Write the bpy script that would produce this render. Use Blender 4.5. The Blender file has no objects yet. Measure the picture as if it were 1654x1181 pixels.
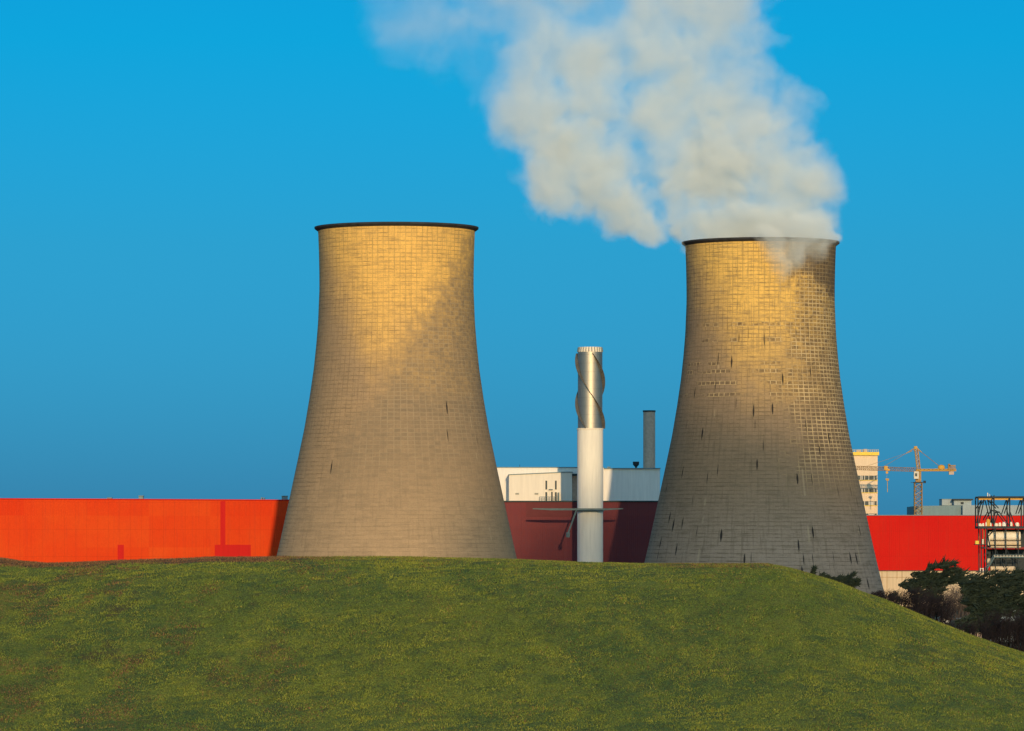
import bpy, bmesh, math, random
import numpy as np
from mathutils import Vector, Matrix
random.seed(7); rng = np.random.default_rng(11)
SC = bpy.context.scene
COL = SC.collection
PI = math.pi
# ------------------------------------------------------------------ camera
F, CX, HOR, ZC = 7500.0, 827.0, 890.0, 17.0      # focal length in px of the 1654 px wide picture
cam = bpy.data.cameras.new('camera'); co = bpy.data.objects.new('camera', cam); COL.objects.link(co)
co.location = (0, 0, ZC); co.rotation_euler = (PI/2, 0, 0)
cam.sensor_width = 36; cam.lens = F/1654*36
cam.shift_y = (HOR-590.5)/1654
cam.clip_start = 1; cam.clip_end = 30000
SC.camera = co
# ------------------------------------------------------------------ light
SUN_EL, SUN_AZ = math.radians(10), math.radians(5.8)   # azimuth: to the right of straight behind the camera
sdir = Vector((math.sin(SUN_AZ)*math.cos(SUN_EL), -math.cos(SUN_AZ)*math.cos(SUN_EL), math.sin(SUN_EL)))
sl = bpy.data.lights.new('sun', 'SUN'); so = bpy.data.objects.new('sun', sl); COL.objects.link(so)
sl.energy = 3.3; sl.angle = math.radians(0.5); sl.color = (1.0, 0.70, 0.37)
so.rotation_euler = sdir.to_track_quat('Z', 'Y').to_euler(); so.location = (60, -60, 120)
w = bpy.data.worlds.new('World'); SC.world = w; w.use_nodes = True
nt = w.node_tree; bg = nt.nodes['Background']
sky = nt.nodes.new('ShaderNodeTexSky'); sky.sky_type = 'NISHITA'; sky.sun_disc = False
sky.sun_elevation = SUN_EL; sky.sun_rotation = PI - SUN_AZ
sky.air_density = 1.0; sky.dust_density = 0.3; sky.ozone_density = 3.0
tc = nt.nodes.new('ShaderNodeTexCoord'); sp = nt.nodes.new('ShaderNodeSeparateXYZ')
nt.links.new(tc.outputs['Generated'], sp.inputs[0])
cr = nt.nodes.new('ShaderNodeValToRGB'); nt.links.new(sp.outputs['Z'], cr.inputs[0])
# clear polarised-looking blue away from the sun, deeper with height; the sunward half of the sky keeps its own colour
SKYSTOPS = [(0.0, (.050,.30,.92)), (0.0147, (.048,.315,.895)), (0.04, (.046,.36,.83)), (0.065, (.041,.393,.76)), (0.11, (.010,.475,.775)), (0.16, (.012,.46,.76)), (0.40, (1.3,1.7,1.35)), (1.0, (1.7,2.1,1.6))]
el = cr.color_ramp.elements
for i, (p, c) in enumerate(SKYSTOPS):
    q = el[i] if i < 2 else el.new(p)
    q.position = p; q.color = (*c, 1)
az = nt.nodes.new('ShaderNodeMapRange'); az.interpolation_type = 'SMOOTHSTEP'; nt.links.new(sp.outputs['Y'], az.inputs[0])
az.inputs[1].default_value = -.35; az.inputs[2].default_value = .45
m0 = nt.nodes.new('ShaderNodeMix'); m0.data_type = 'RGBA'; nt.links.new(az.outputs[0], m0.inputs[0])
m0.inputs[6].default_value = (1.1,1.45,1.5,1); nt.links.new(cr.outputs[0], m0.inputs[7])
mx = nt.nodes.new('ShaderNodeMix'); mx.data_type = 'RGBA'; mx.blend_type = 'MULTIPLY'; mx.inputs[0].default_value = 1
nt.links.new(sky.outputs[0], mx.inputs[6]); nt.links.new(m0.outputs[2], mx.inputs[7])
nt.links.new(mx.outputs[2], bg.inputs[0]); bg.inputs[1].default_value = 0.15
SC.view_settings.view_transform = 'Standard'; SC.view_settings.look = 'None'
SC.view_settings.exposure = 0.0; SC.view_settings.gamma = 1.0; SC.view_settings.use_curve_mapping = False
SC.cycles.max_bounces = 6; SC.cycles.volume_bounces = 4; SC.cycles.transparent_max_bounces = 12
SC.cycles.volume_step_rate = 0.25; SC.cycles.volume_max_steps = 96
# ------------------------------------------------------------------ helpers
def W(px, py, Y): return Vector(((px-CX)/F*Y, Y, ZC+(HOR-py)/F*Y))
def tag(o, label=None, cat=None, group=None, kind=None):
    if label: o['label'] = label
    if cat: o['category'] = cat
    if group: o['group'] = group
    if kind: o['kind'] = kind
    return o
def empty(name, loc, label, cat, group=None, kind=None):
    o = bpy.data.objects.new(name, None); COL.objects.link(o); o.location = loc
    o.empty_display_size = 2
    return tag(o, label, cat, group, kind)

class MB:
    def __init__(s): s.bm = bmesh.new()
    def box(s, a, b):
        x0,y0,z0 = a; x1,y1,z1 = b
        v = [s.bm.verts.new(p) for p in ((x0,y0,z0),(x1,y0,z0),(x1,y1,z0),(x0,y1,z0),(x0,y0,z1),(x1,y0,z1),(x1,y1,z1),(x0,y1,z1))]
        for f in ((0,3,2,1),(4,5,6,7),(0,1,5,4),(1,2,6,5),(2,3,7,6),(3,0,4,7)): s.bm.faces.new([v[i] for i in f])
        return s
    def pbox(s, px0, px1, py0, py1, Y, depth):      # box whose front face fills the px rectangle at distance Y
        a = W(px0, py1, Y); b = W(px1, py0, Y)
        return s.box((a.x, Y, a.z), (b.x, Y+depth, b.z))
    def prism(s, pts, Y0, Y1):                       # pts (x,z) outline extruded in y
        f = [s.bm.verts.new((x, Y0, z)) for x, z in pts]; k = [s.bm.verts.new((x, Y1, z)) for x, z in pts]
        s.bm.faces.new(f); s.bm.faces.new(k[::-1])
        n = len(pts)
        for i in range(n): s.bm.faces.new((f[i], k[i], k[(i+1)%n], f[(i+1)%n]))
        return s
    def tube(s, a, b, r0, r1=None, n=6):
        a = Vector(a); b = Vector(b); r1 = r0 if r1 is None else r1
        d = (b-a)
        if d.length < 1e-6: return s
        q = d.to_track_quat('Z', 'Y')
        A = [s.bm.verts.new(a+q@Vector((math.cos(t)*r0, math.sin(t)*r0, 0))) for t in [2*PI*i/n for i in range(n)]]
        B = [s.bm.verts.new(b+q@Vector((math.cos(t)*r1, math.sin(t)*r1, 0))) for t in [2*PI*i/n for i in range(n)]]
        for i in range(n): s.bm.faces.new((A[i], A[(i+1)%n], B[(i+1)%n], B[i]))
        s.bm.faces.new(A[::-1]); s.bm.faces.new(B)
        return s
    def path(s, pts, radii, n=6):
        rings = []
        for i, p in enumerate(pts):
            p = Vector(p); d = (Vector(pts[min(i+1, len(pts)-1)])-Vector(pts[max(i-1, 0)])).normalized()
            q = d.to_track_quat('Z', 'Y')
            rings.append([s.bm.verts.new(p+q@Vector((math.cos(t)*radii[i], math.sin(t)*radii[i], 0))) for t in [2*PI*k/n for k in range(n)]])
        for A, B in zip(rings, rings[1:]):
            for i in range(n): s.bm.faces.new((A[i], A[(i+1)%n], B[(i+1)%n], B[i]))
        s.bm.faces.new(rings[0][::-1]); s.bm.faces.new(rings[-1])
        return s
    def lathe(s, prof, n=96, c=(0,0), close=False):   # prof list of (r,z)
        rings = [[s.bm.verts.new((c[0]+r*math.cos(2*PI*i/n), c[1]+r*math.sin(2*PI*i/n), z)) for i in range(n)] for r, z in prof]
        seq = list(zip(rings, rings[1:])) + ([(rings[-1], rings[0])] if close else [])
        for A, B in seq:
            for i in range(n): s.bm.faces.new((A[i], A[(i+1)%n], B[(i+1)%n], B[i]))
        if not close:
            s.bm.faces.new(rings[0][::-1]); s.bm.faces.new(rings[-1])
        return s
    def lattice(s, a, b, w, h, n, r, updir=(0,0,1)):   # four-chord truss from a to b
        a = Vector(a); b = Vector(b); d = (b-a).normalized(); up = Vector(updir); side = d.cross(up).normalized(); up = side.cross(d)
        def P(t, i): return a+(b-a)*t+side*(w/2*(1 if i in (0,1) else -1))+up*(h/2*(1 if i in (1,2) else -1))
        for i in range(4): s.tube(P(0,i), P(1,i), r, n=4)
        for k in range(n):
            for i in range(4):
                j = (i+1) % 4
                p, q = (P(k/n, i), P((k+1)/n, j)) if k % 2 == 0 else (P(k/n, j), P((k+1)/n, i))
                s.tube(p, q, r*.7, n=3)
                s.tube(P((k+1)/n, i), P((k+1)/n, j), r*.6, n=3)
        return s
    def build(s, name, mat, parent=None, smooth=False, origin=None):
        bmesh.ops.recalc_face_normals(s.bm, faces=s.bm.faces[:])
        me = bpy.data.meshes.new(name); s.bm.to_mesh(me); s.bm.free()
        if smooth:
            for p in me.polygons: p.use_smooth = True
            me.set_sharp_from_angle(angle=math.radians(40))
        me.materials.append(mat)
        o = bpy.data.objects.new(name, me); COL.objects.link(o)
        if parent:
            o.parent = parent
            base = parent.location + (parent.parent.location if parent.parent else Vector())
            me.transform(Matrix.Translation(-base))     # builders work in world coordinates
        elif origin is not None:
            o.location = origin; me.transform(Matrix.Translation(-Vector(origin)))
        return o

# ------------------------------------------------------------------ node helpers
class N:
    def __init__(s, name):
        s.m = bpy.data.materials.new(name); s.m.use_nodes = True; s.t = s.m.node_tree
        s.b = s.t.nodes['Principled BSDF']; s.out = s.t.nodes['Material Output']
        s._tc = None
    def node(s, typ, **kw):
        n = s.t.nodes.new(typ)
        for k, v in kw.items(): setattr(n, k, v)
        return n
    def put(s, sock, v):
        if isinstance(v, bpy.types.NodeSocket): s.t.links.new(v, sock)
        elif isinstance(v, (tuple, list)) and len(v) == 3 and sock.type == 'RGBA': sock.default_value = (*v, 1)
        else: sock.default_value = v
    def obj(s):
        if not s._tc: s._tc = s.node('ShaderNodeTexCoord')
        return s._tc.outputs['Object']
    def xyz(s, v):
        n = s.node('ShaderNodeSeparateXYZ'); s.put(n.inputs[0], v); return n.outputs[0], n.outputs[1], n.outputs[2]
    def comb(s, x, y, z):
        n = s.node('ShaderNodeCombineXYZ')
        for i, v in enumerate((x, y, z)): s.put(n.inputs[i], v)
        return n.outputs[0]
    def M(s, op, a, b=0.0, c=0.0, clamp=False):
        n = s.node('ShaderNodeMath', operation=op, use_clamp=clamp)
        s.put(n.inputs[0], a); s.put(n.inputs[1], b)
        if op in ('MULTIPLY_ADD', 'SMOOTH_MIN', 'SMOOTH_MAX', 'COMPARE'): s.put(n.inputs[2], c)
        return n.outputs[0]
    def V(s, op, a, b=(0,0,0), scale=None):
        n = s.node('ShaderNodeVectorMath', operation=op); s.put(n.inputs[0], a)
        if scale is not None: s.put(n.inputs['Scale'], scale)
        else: s.put(n.inputs[1], b)
        return n.outputs['Value'] if op in ('DISTANCE', 'LENGTH', 'DOT_PRODUCT') else n.outputs[0]
    def noise(s, v, scale, detail=3, rough=.55, col=False, dist=0.0):
        n = s.node('ShaderNodeTexNoise'); s.put(n.inputs['Vector'], v); n.inputs['Scale'].default_value = scale
        n.inputs['Detail'].default_value = detail; n.inputs['Roughness'].default_value = rough; n.inputs['Distortion'].default_value = dist
        return n.outputs['Color'] if col else n.outputs['Fac']
    def white(s, v):
        n = s.node('ShaderNodeTexWhiteNoise', noise_dimensions='3D'); s.put(n.inputs[0], v); return n.outputs['Value']
    def rng(s, v, a, b, c=0.0, d=1.0, smooth=True):
        n = s.node('ShaderNodeMapRange', interpolation_type='SMOOTHSTEP' if smooth else 'LINEAR')
        s.put(n.inputs[0], v)
        for i, q in enumerate((a, b, c, d)): s.put(n.inputs[i+1], q)
        return n.outputs[0]
    def mix(s, f, a, b, mode='MIX'):
        n = s.node('ShaderNodeMix', data_type='RGBA', blend_type=mode); s.put(n.inputs[0], f); s.put(n.inputs[6], a); s.put(n.inputs[7], b)
        return n.outputs[2]
    def bump(s, h, strength, dist):
        n = s.node('ShaderNodeBump'); n.inputs['Strength'].default_value = strength; n.inputs['Distance'].default_value = dist
        s.put(n.inputs['Height'], h); s.t.links.new(n.outputs[0], s.b.inputs['Normal'])
    def fin(s, col, rough=.8, metal=0.0, spec=None):
        s.put(s.b.inputs['Base Color'], col); s.put(s.b.inputs['Roughness'], rough); s.b.inputs['Metallic'].default_value = metal
        if spec is not None: s.b.inputs['Specular IOR Level'].default_value = spec
        return s.m

def plain(name, col, rough=.6, metal=0.0, var=.12, scale=.6, streak=False):
    n = N(name); v = n.obj()
    if streak:
        x, y, z = n.xyz(v); v = n.comb(n.M('MULTIPLY', x, 3.0), n.M('MULTIPLY', y, 3.0), n.M('MULTIPLY', z, .25))
    f = n.noise(v, scale, 4, .6)
    k = n.rng(f, .3, .7, 1-var, 1+var, smooth=False)
    c = n.V('SCALE', tuple(col), scale=k)
    return n.fin(c, rough, metal, spec=.2)
MAT = dict(
    white=plain('white_paint', (.78,.74,.66), .6, var=.06, streak=True),
    shaft=plain('white_concrete', (.80,.76,.66), .7, var=.07, streak=True),
    cream=plain('cream_cladding', (.80,.72,.58), .6, var=.06, streak=True),
    ivory=plain('ivory_cladding', (.74,.68,.56), .6, var=.05, streak=True),
    office=plain('beige_concrete_panel', (.72,.56,.38), .8, var=.08, streak=True),
    yellow=plain('yellow_paint', (.80,.55,.06), .5, var=.06),
    glass=plain('dark_window_glass', (.03,.045,.06), .15, var=.3),
    blind=plain('window_blind', (.55,.50,.42), .7, var=.1),
    dark=plain('dark_steel', (.025,.035,.04), .6, var=.25),
    teal=plain('grey_green_steel', (.12,.17,.17), .6, var=.2),
    rim=plain('dark_rim_concrete', (.035,.035,.038), .8, var=.3),
    grey=plain('grey_cladding', (.30,.36,.38), .7, var=.08, streak=True),
    slate=plain('slate_cladding', (.17,.25,.27), .7, var=.08, streak=True),
    brick=plain('brown_brick_render', (.50,.37,.28), .9, var=.15, scale=1.2),
    base=plain('beige_wall_concrete', (.60,.47,.31), .85, var=.08, streak=True),
    crane=plain('crane_yellow_paint', (.50,.29,.07), .6, var=.2),
    cranelight=plain('crane_cab_paint', (.6,.55,.45), .5, var=.1),
    rust=plain('rusty_steel', (.32,.20,.09), .8, var=.3),
    orange=plain('orange_paint', (.62,.33,.05), .6, var=.1),
    redp=plain('red_panel_paint', (.56,.012,.008), .7, var=.06, streak=True),
    strake=plain('weathered_fin_steel', (.10,.10,.095), .6, var=.2),
    darkred=plain('dark_red_sheet', (.13,.022,.026), .6, var=.06),
)
# ------------------------------------------------------------------ terrain
CPX = [-900,-60, 0, 40, 75,120,200,300,345,445,530,640,700,835,935,1040,1150,1240,1275,1300,1350,1400,1420,1500,1560,1613,1654,1760,2000,2600]
CPY = [ 915,900,903,908,911,910,907,904,901,901,901,901,902,905,909, 911, 911, 911, 918, 925, 940, 960, 966,1000,1024,1043,1055,1078,1100,1100]
YC, YB = 450.0, 352.0
def sst(t): t = np.clip(t, 0, 1); return t*t*(3-2*t)
def height(x, y):
    x = np.asarray(x, float); y = np.asarray(y, float)
    px = CX+x/YC*F
    zc = ZC-(np.interp(px, CPX, CPY)-HOR)*YC/F
    base = 1.6 + 0*x
    base = np.where(y < 250, 1.6+(15.2-1.6)*sst((250-y)/250.0), base)
    base = np.where(y < -40, 15.2, base)
    t = (y-YB)/(YC-YB)
    z = base+(zc-base)*np.clip(.45*sst(t)+.55*np.sin(np.clip(t,0,1)*PI/2)**1.6, 0, 1)
    back = sst((y-YC)/210.0)
    z = np.where(y > YC, zc*(1-back)-.012*(y-YC)*(1-back), z)
    z = np.where(y > YC+210, 0.0, z)
    und = .35*np.sin(x*.11+y*.05)+.25*np.sin(x*.05-y*.09+2)+.12*np.sin(x*.31+y*.2)
    amp = np.clip((y-150)/100, 0, 1)*np.clip((YC-20-y)/60, 0, 1)*np.clip((400-np.abs(x))/200, 0, 1)
    z = z+und*amp*.8
    return z
def axis(lo, hi, step, far_lo, far_hi):
    a = list(np.arange(lo, hi+.01, step)); d = step
    p = lo
    left = []
    while p > far_lo: d *= 1.35; p -= d; left.append(p)
    d = step; p = hi; right = []
    while p < far_hi: d *= 1.35; p += d; right.append(p)
    return np.array(left[::-1]+a+right)
xs = axis(-110, 110, 1.0, -9000, 9000); ys = axis(300, 700, 1.0, -3000, 14000)
X, Yg = np.meshgrid(xs, ys); Z = height(X, Yg)
fine = (np.abs(X) < 105) & (Yg > 215) & (Yg < 470)
Z = Z+np.where(fine, rng.normal(0, .035, Z.shape), 0)
nx, ny = len(xs), len(ys)
verts = np.stack([X.ravel(), Yg.ravel(), Z.ravel()], 1)
idx = np.arange(nx*ny).reshape(ny, nx)
quads = np.stack([idx[:-1,:-1].ravel(), idx[:-1,1:].ravel(), idx[1:,1:].ravel(), idx[1:,:-1].ravel()], 1)
def np_mesh(name, v, faces, mat, k):
    me = bpy.data.meshes.new(name); nf = len(faces)
    me.vertices.add(len(v)); me.vertices.foreach_set('co', v.astype(np.float32).ravel())
    me.loops.add(nf*k); me.loops.foreach_set('vertex_index', faces.astype(np.int32).ravel())
    me.polygons.add(nf); me.polygons.foreach_set('loop_start', np.arange(0, nf*k, k, dtype=np.int32))
    me.update(calc_edges=True); me.materials.append(mat)
    o = bpy.data.objects.new(name, me); COL.objects.link(o); return o
n = N('grass_ground'); v = n.obj(); x, y, z = n.xyz(v)
vs = n.comb(x, n.M('MULTIPLY', y, .35), z); big = n.noise(vs, .07, 4, .6); med = n.noise(vs, .40, 5, .65); fin = n.noise(vs, 2.6, 4, .7)
f1 = n.M('ADD', n.M('MULTIPLY', big, .55), n.M('MULTIPLY', med, .45))
g = n.mix(n.rng(f1, .40, .60), (.080,.115,.025), (.155,.168,.022))
g = n.mix(n.rng(fin, .40, .62), g, n.mix(n.rng(med, .4, .65), (.085,.095,.022), (.185,.182,.028)))
brown = n.rng(n.noise(vs, .22, 5, .7), .56, .66)
edge = n.rng(n.M('ADD', y, n.M('MULTIPLY', n.noise(v, .09, 4, .7), 7.0)), YC-9, YC-6)
rgt = n.M('MULTIPLY', n.M('MULTIPLY', n.rng(x, 12.0, 18.0), n.rng(x, 27.0, 22.0)), .55)
leftm = n.M('MAXIMUM', n.rng(x, -12.0, -24.0, .15, 1.0), rgt)
g2 = n.noise(vs, 6.5, 3, .75)
g = n.V('SCALE', g, scale=n.rng(g2, .32, .68, .45, 1.65, smooth=False))
bm_ = n.M('MAXIMUM', n.M('MULTIPLY', n.M('MULTIPLY', brown, n.rng(x, 10., -50., .15, .7)), 1.0), n.M('MULTIPLY', edge, leftm))
g = n.mix(bm_, g, n.mix(fin, (.05,.032,.016), (.15,.085,.035)))
g = n.mix(n.rng(y, YC+120, YC+200), g, n.mix(med, (.05,.045,.025), (.14,.12,.07)))
n.bump(n.M('ADD', fin, n.M('MULTIPLY', med, .5)), .7, .25)
ground = np_mesh('ground', verts, quads, n.fin(g, .95, spec=.1), 4); tag(ground, kind='structure')
ground.data.polygons.foreach_set('use_smooth', np.ones(len(quads), bool))

# grass blades (uncountable): one object
def vnoise(x, y, s, seed):
    g = np.random.default_rng(seed).random((64, 64)); u = x/s; v_ = y/s
    i = np.floor(u).astype(int); j = np.floor(v_).astype(int); a = u-i; b = v_-j; a = a*a*(3-2*a); b = b*b*(3-2*b)
    G = lambda p, q: g[p % 64, q % 64]
    return (G(i,j)*(1-a)+G(i+1,j)*a)*(1-b)+(G(i,j+1)*(1-a)+G(i+1,j+1)*a)*b
def fbm(x, y, s, seed): return (vnoise(x,y,s,seed)*.5+vnoise(x,y,s/2.1,seed+1)*.3+vnoise(x,y,s/4.3,seed+2)*.2)
NB = 620000
yb = 350+(YC+6-350)*rng.random(NB)**.8
xb = (rng.random(NB)*2-1)*(yb*.125+4)
dens = fbm(xb, yb*.5, 1.2, 5)
keep = rng.random(NB) < .35+dens; xb = xb[keep]; yb = yb[keep]; nb = len(xb)
zb = height(xb, yb)
crest = np.clip((yb-(YC-4))/4, 0, 1)*np.clip((20-xb)/30, .15, 1)
hb = (.04+.07*rng.random(nb)+.06*fbm(xb, yb, 2.0, 9)**2)*(1+1.6*crest*fbm(xb,yb,2.5,77))
wb = .025+.04*rng.random(nb); an = rng.random(nb)*PI; lean = rng.normal(0, .06, (nb, 2))
v0 = np.stack([xb-np.cos(an)*wb, yb-np.sin(an)*wb*.4, zb-.06], 1); v1 = np.stack([xb+np.cos(an)*wb, yb+np.sin(an)*wb*.4, zb-.06], 1)
v2 = np.stack([xb+lean[:,0], yb+lean[:,1], zb+hb], 1)
V3 = np.stack([v0, v1, v2], 1).reshape(-1, 3)
gm = N('grass_blade'); at = gm.node('ShaderNodeAttribute', attribute_name='tint'); gm.fin(at.outputs['Color'], .8, spec=.15)
grass = np_mesh('grass', V3, np.arange(nb*3).reshape(-1, 3), gm.m, 3); tag(grass, 'short green and straw coloured grass over the mound', 'grass', kind='stuff')
a1 = fbm(xb, yb*.35, 9, 21); a2 = fbm(xb, yb*.35, 1.8, 31); r_ = rng.random(nb)
t1 = np.clip((a1*.5+a2*.5-.30)/.36, 0, 1)[:, None]
c_dark = np.array([.075,.115,.024]); c_lite = np.array([.168,.186,.026]); c_straw = np.array([.24,.21,.045]); c_br = np.array([.11,.060,.028])
colr = c_dark*(1-t1)+c_lite*t1
colr = np.where((r_ < .02+.12*a2)[:, None], c_straw, colr)
pb = np.clip((fbm(xb, yb*.35, 4, 41)-.54)/.12, 0, 1)*np.clip((5-xb)/60, .10, .7)
lft = np.maximum(np.clip((-12-xb)/12, .12, 1), .45*((xb > 14) & (xb < 25)))
pb = np.maximum(pb, np.clip((yb+9*(fbm(xb,yb,6,51)-.5)-(YC-11))/3, 0, 1)*lft)
colr = np.where((rng.random(nb) < pb)[:, None], c_br*(.5+1.5*rng.random(nb))[:, None], colr)
colr = colr*(.55+.95*rng.random(nb))[:, None]
ca = grass.data.color_attributes.new('tint', 'FLOAT_COLOR', 'POINT')
ca.data.foreach_set('color', np.repeat(np.concatenate([colr, np.ones((nb,1))], 1), 3, axis=0).astype(np.float32).ravel())

# ------------------------------------------------------------------ cooling towers
PT = [(0,127.5),(5,126.6),(40,125.3),(75,124.6),(100,124.5),(153,126.6),(190,129.6),(229,133.7),(275,140.4),(326,149),(381,160.6),(442,173.7),(505,187.6),(540,195.6),(575,204),(600,210.5),(633,219)]
TT = np.array([a/6.5 for a, b in PT]); TR = np.array([b/6.5 for a, b in PT]); HT = 97.4
def trad(z): return float(np.interp(HT-z, TT, TR))
def tower_mat(name, right):
    n = N(name); v = n.obj(); x, y, z = n.xyz(v)
    ang = n.M('ADD', n.M('ARCTAN2', y, x), 12.0 if right else 5.0)
    u = n.M('MULTIPLY', ang, 88/(2*PI))
    wob = n.noise(n.comb(n.M('MULTIPLY', ang, 14.0), 0.0, n.M('MULTIPLY', z, .6)), 1.0, 2)
    r = n.M('ADD', z, n.M('MULTIPLY', wob, .28))
    fu = n.M('FRACT', u); fr = n.M('FRACT', r); cu = n.M('FLOOR', u); cv = n.M('FLOOR', r)
    cell = n.white(n.comb(cu, cv, 3.0)); colr = n.white(n.comb(cu, 1.0, 9.0)); rowr = n.white(n.comb(5.0, cv, 2.0))
    lu = n.rng(n.M('ABSOLUTE', n.M('SUBTRACT', fu, .5)), .39, .46); lv = n.rng(n.M('ABSOLUTE', n.M('SUBTRACT', fr, .5)), .33, .45)
    big = n.noise(v, .055, 4, .6); med = n.noise(v, .35, 4, .65)
    ca_, sa_ = n.M('MULTIPLY', ang, 30.0), n.M('MULTIPLY', z, .12)
    streak = n.noise(n.comb(ca_, 0.0, sa_), 1.0, 4, .65)
    band = n.noise(n.comb(n.M('MULTIPLY', ang, 3.0), 4.0, n.M('MULTIPLY', z, 1.1)), 1.0, 5, .75)
    grain = n.noise(v, 3.2, 3, .8)
    # base: golden at the top, duller brown below; weathering with sunlit warmth painted in
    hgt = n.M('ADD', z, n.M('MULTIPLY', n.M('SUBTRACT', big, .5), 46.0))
    side = n.M('MULTIPLY', n.M('MINIMUM', n.M('ADD', x, 6.0), 0.0), 2.2)  # left flank loses gold: light falloff painted into the colour
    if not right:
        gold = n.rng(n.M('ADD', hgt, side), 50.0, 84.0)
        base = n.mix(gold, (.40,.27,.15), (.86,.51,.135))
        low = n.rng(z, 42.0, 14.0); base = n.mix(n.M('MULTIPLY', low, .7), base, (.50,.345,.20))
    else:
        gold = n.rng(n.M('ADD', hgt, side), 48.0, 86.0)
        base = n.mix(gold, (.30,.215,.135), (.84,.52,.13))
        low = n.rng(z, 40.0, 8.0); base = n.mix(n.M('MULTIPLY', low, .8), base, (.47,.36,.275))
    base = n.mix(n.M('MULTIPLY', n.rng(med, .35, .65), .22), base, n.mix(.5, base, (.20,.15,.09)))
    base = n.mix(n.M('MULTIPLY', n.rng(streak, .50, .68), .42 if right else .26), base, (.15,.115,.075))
    base = n.mix(n.M('MULTIPLY', n.rng(band, .48, .62), .45 if right else .30), base, (.17,.13,.085))
    base = n.mix(n.M('MULTIPLY', cell, .10), base, (.16,.115,.06))
    base = n.mix(n.M('MULTIPLY', n.rng(grain, .4, .7), .22), base, (.10,.075,.045))
    # right side: darker panels, pale joints
    if not right:
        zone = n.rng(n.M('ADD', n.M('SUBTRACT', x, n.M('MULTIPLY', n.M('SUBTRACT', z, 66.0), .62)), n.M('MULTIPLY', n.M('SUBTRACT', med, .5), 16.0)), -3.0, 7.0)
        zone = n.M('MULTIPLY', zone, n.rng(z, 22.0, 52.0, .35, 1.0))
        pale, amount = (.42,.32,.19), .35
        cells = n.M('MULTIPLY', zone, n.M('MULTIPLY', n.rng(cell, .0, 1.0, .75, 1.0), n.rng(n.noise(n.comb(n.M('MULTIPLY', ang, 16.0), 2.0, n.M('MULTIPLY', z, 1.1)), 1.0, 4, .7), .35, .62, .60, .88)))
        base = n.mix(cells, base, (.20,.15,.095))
    else:
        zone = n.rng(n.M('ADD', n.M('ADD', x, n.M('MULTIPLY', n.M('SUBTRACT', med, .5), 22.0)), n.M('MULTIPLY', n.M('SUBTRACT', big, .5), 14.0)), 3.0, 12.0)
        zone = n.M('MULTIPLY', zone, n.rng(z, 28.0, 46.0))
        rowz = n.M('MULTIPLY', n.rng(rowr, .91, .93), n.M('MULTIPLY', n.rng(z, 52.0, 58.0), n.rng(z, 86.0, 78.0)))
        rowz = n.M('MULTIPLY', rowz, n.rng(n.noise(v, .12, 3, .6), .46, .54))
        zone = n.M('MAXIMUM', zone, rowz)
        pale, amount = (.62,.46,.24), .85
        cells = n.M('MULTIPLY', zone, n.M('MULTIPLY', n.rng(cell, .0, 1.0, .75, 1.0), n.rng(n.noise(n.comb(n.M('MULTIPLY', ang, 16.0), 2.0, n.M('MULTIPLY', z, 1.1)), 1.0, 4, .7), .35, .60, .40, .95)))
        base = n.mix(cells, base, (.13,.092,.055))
    if right:   # dark patch where steam spills over the lip: its shade painted into the colour
        lip_shade = n.rng(n.M('ADD', n.M('SUBTRACT', n.M('MULTIPLY_ADD', x, .85, 2.0), n.M('SUBTRACT', HT-1.0, z)), n.M('MULTIPLY', n.M('SUBTRACT', med, .5), 14.0)), 0.5, 6.5)
        base = n.mix(n.M('MULTIPLY', lip_shade, .78), base, (.075,.058,.045)); zone = n.M('MULTIPLY', zone, n.M('SUBTRACT', 1.0, n.M('MULTIPLY', lip_shade, .7)))
    lines = n.M('MAXIMUM', lu, lv)
    patch = n.rng(n.noise(v, .16, 3, .7), .38, .62, .45, 1.0)
    dk = n.M('MAXIMUM', n.M('MULTIPLY', lv, n.rng(n.noise(n.comb(n.M('MULTIPLY', ang, 9.0), 1.0, n.M('MULTIPLY', z, .9)), 1.0, 3, .7), .35, .6, .1, .8)), n.M('MULTIPLY', lu, n.rng(z, 30.0, 60.0, .12, .5)))
    dk = n.M('MULTIPLY', n.M('MULTIPLY', dk, patch), n.M('SUBTRACT', 1.0, zone), clamp=True)
    base = n.mix(n.M('MULTIPLY', dk, .85 if right else .72), base, (.11,.08,.045))
    base = n.mix(n.M('MULTIPLY', n.M('MULTIPLY', lines, zone), n.M('MULTIPLY', patch, amount)), base, pale)
    # pale lime runs
    run = n.M('MULTIPLY', n.rng(colr, .90, .94), n.M('MULTIPLY', n.rng(n.noise(n.comb(n.M('MULTIPLY', cu, 1.7), 0.0, n.M('MULTIPLY', z, .16)), 1.0, 2), .55, .62), n.rng(n.M('ABSOLUTE', n.M('SUBTRACT', fu, .5)), .22, .05)))
    base = n.mix(n.M('MULTIPLY', run, .28 if right else .22), base, (.62,.48,.28))
    # short black vertical leaks
    U = n.M('MULTIPLY', ang, 60/(2*PI)); Vv = n.M('MULTIPLY', n.M('ADD', n.M('ADD', z, n.M('MULTIPLY', n.noise(v, 1.5, 3, .7), 1.2)), n.M('MULTIPLY', n.white(n.comb(n.M('FLOOR', U), 2.0, 2.0)), 3.0)), 1/3.4)
    cc = n.white(n.comb(n.M('FLOOR', U), n.M('FLOOR', Vv), 7.0)); co_ = n.white(n.comb(n.M('FLOOR', U), n.M('FLOOR', Vv), 1.0))
    fU = n.M('FRACT', U); fV = n.M('FRACT', Vv)
    wdt = n.M('MULTIPLY', n.M('SINE', n.M('MULTIPLY', fV, PI)), n.M('MULTIPLY_ADD', n.white(n.comb(n.M('FLOOR', U), n.M('FLOOR', Vv), 4.0)), .09, .025))
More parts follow.
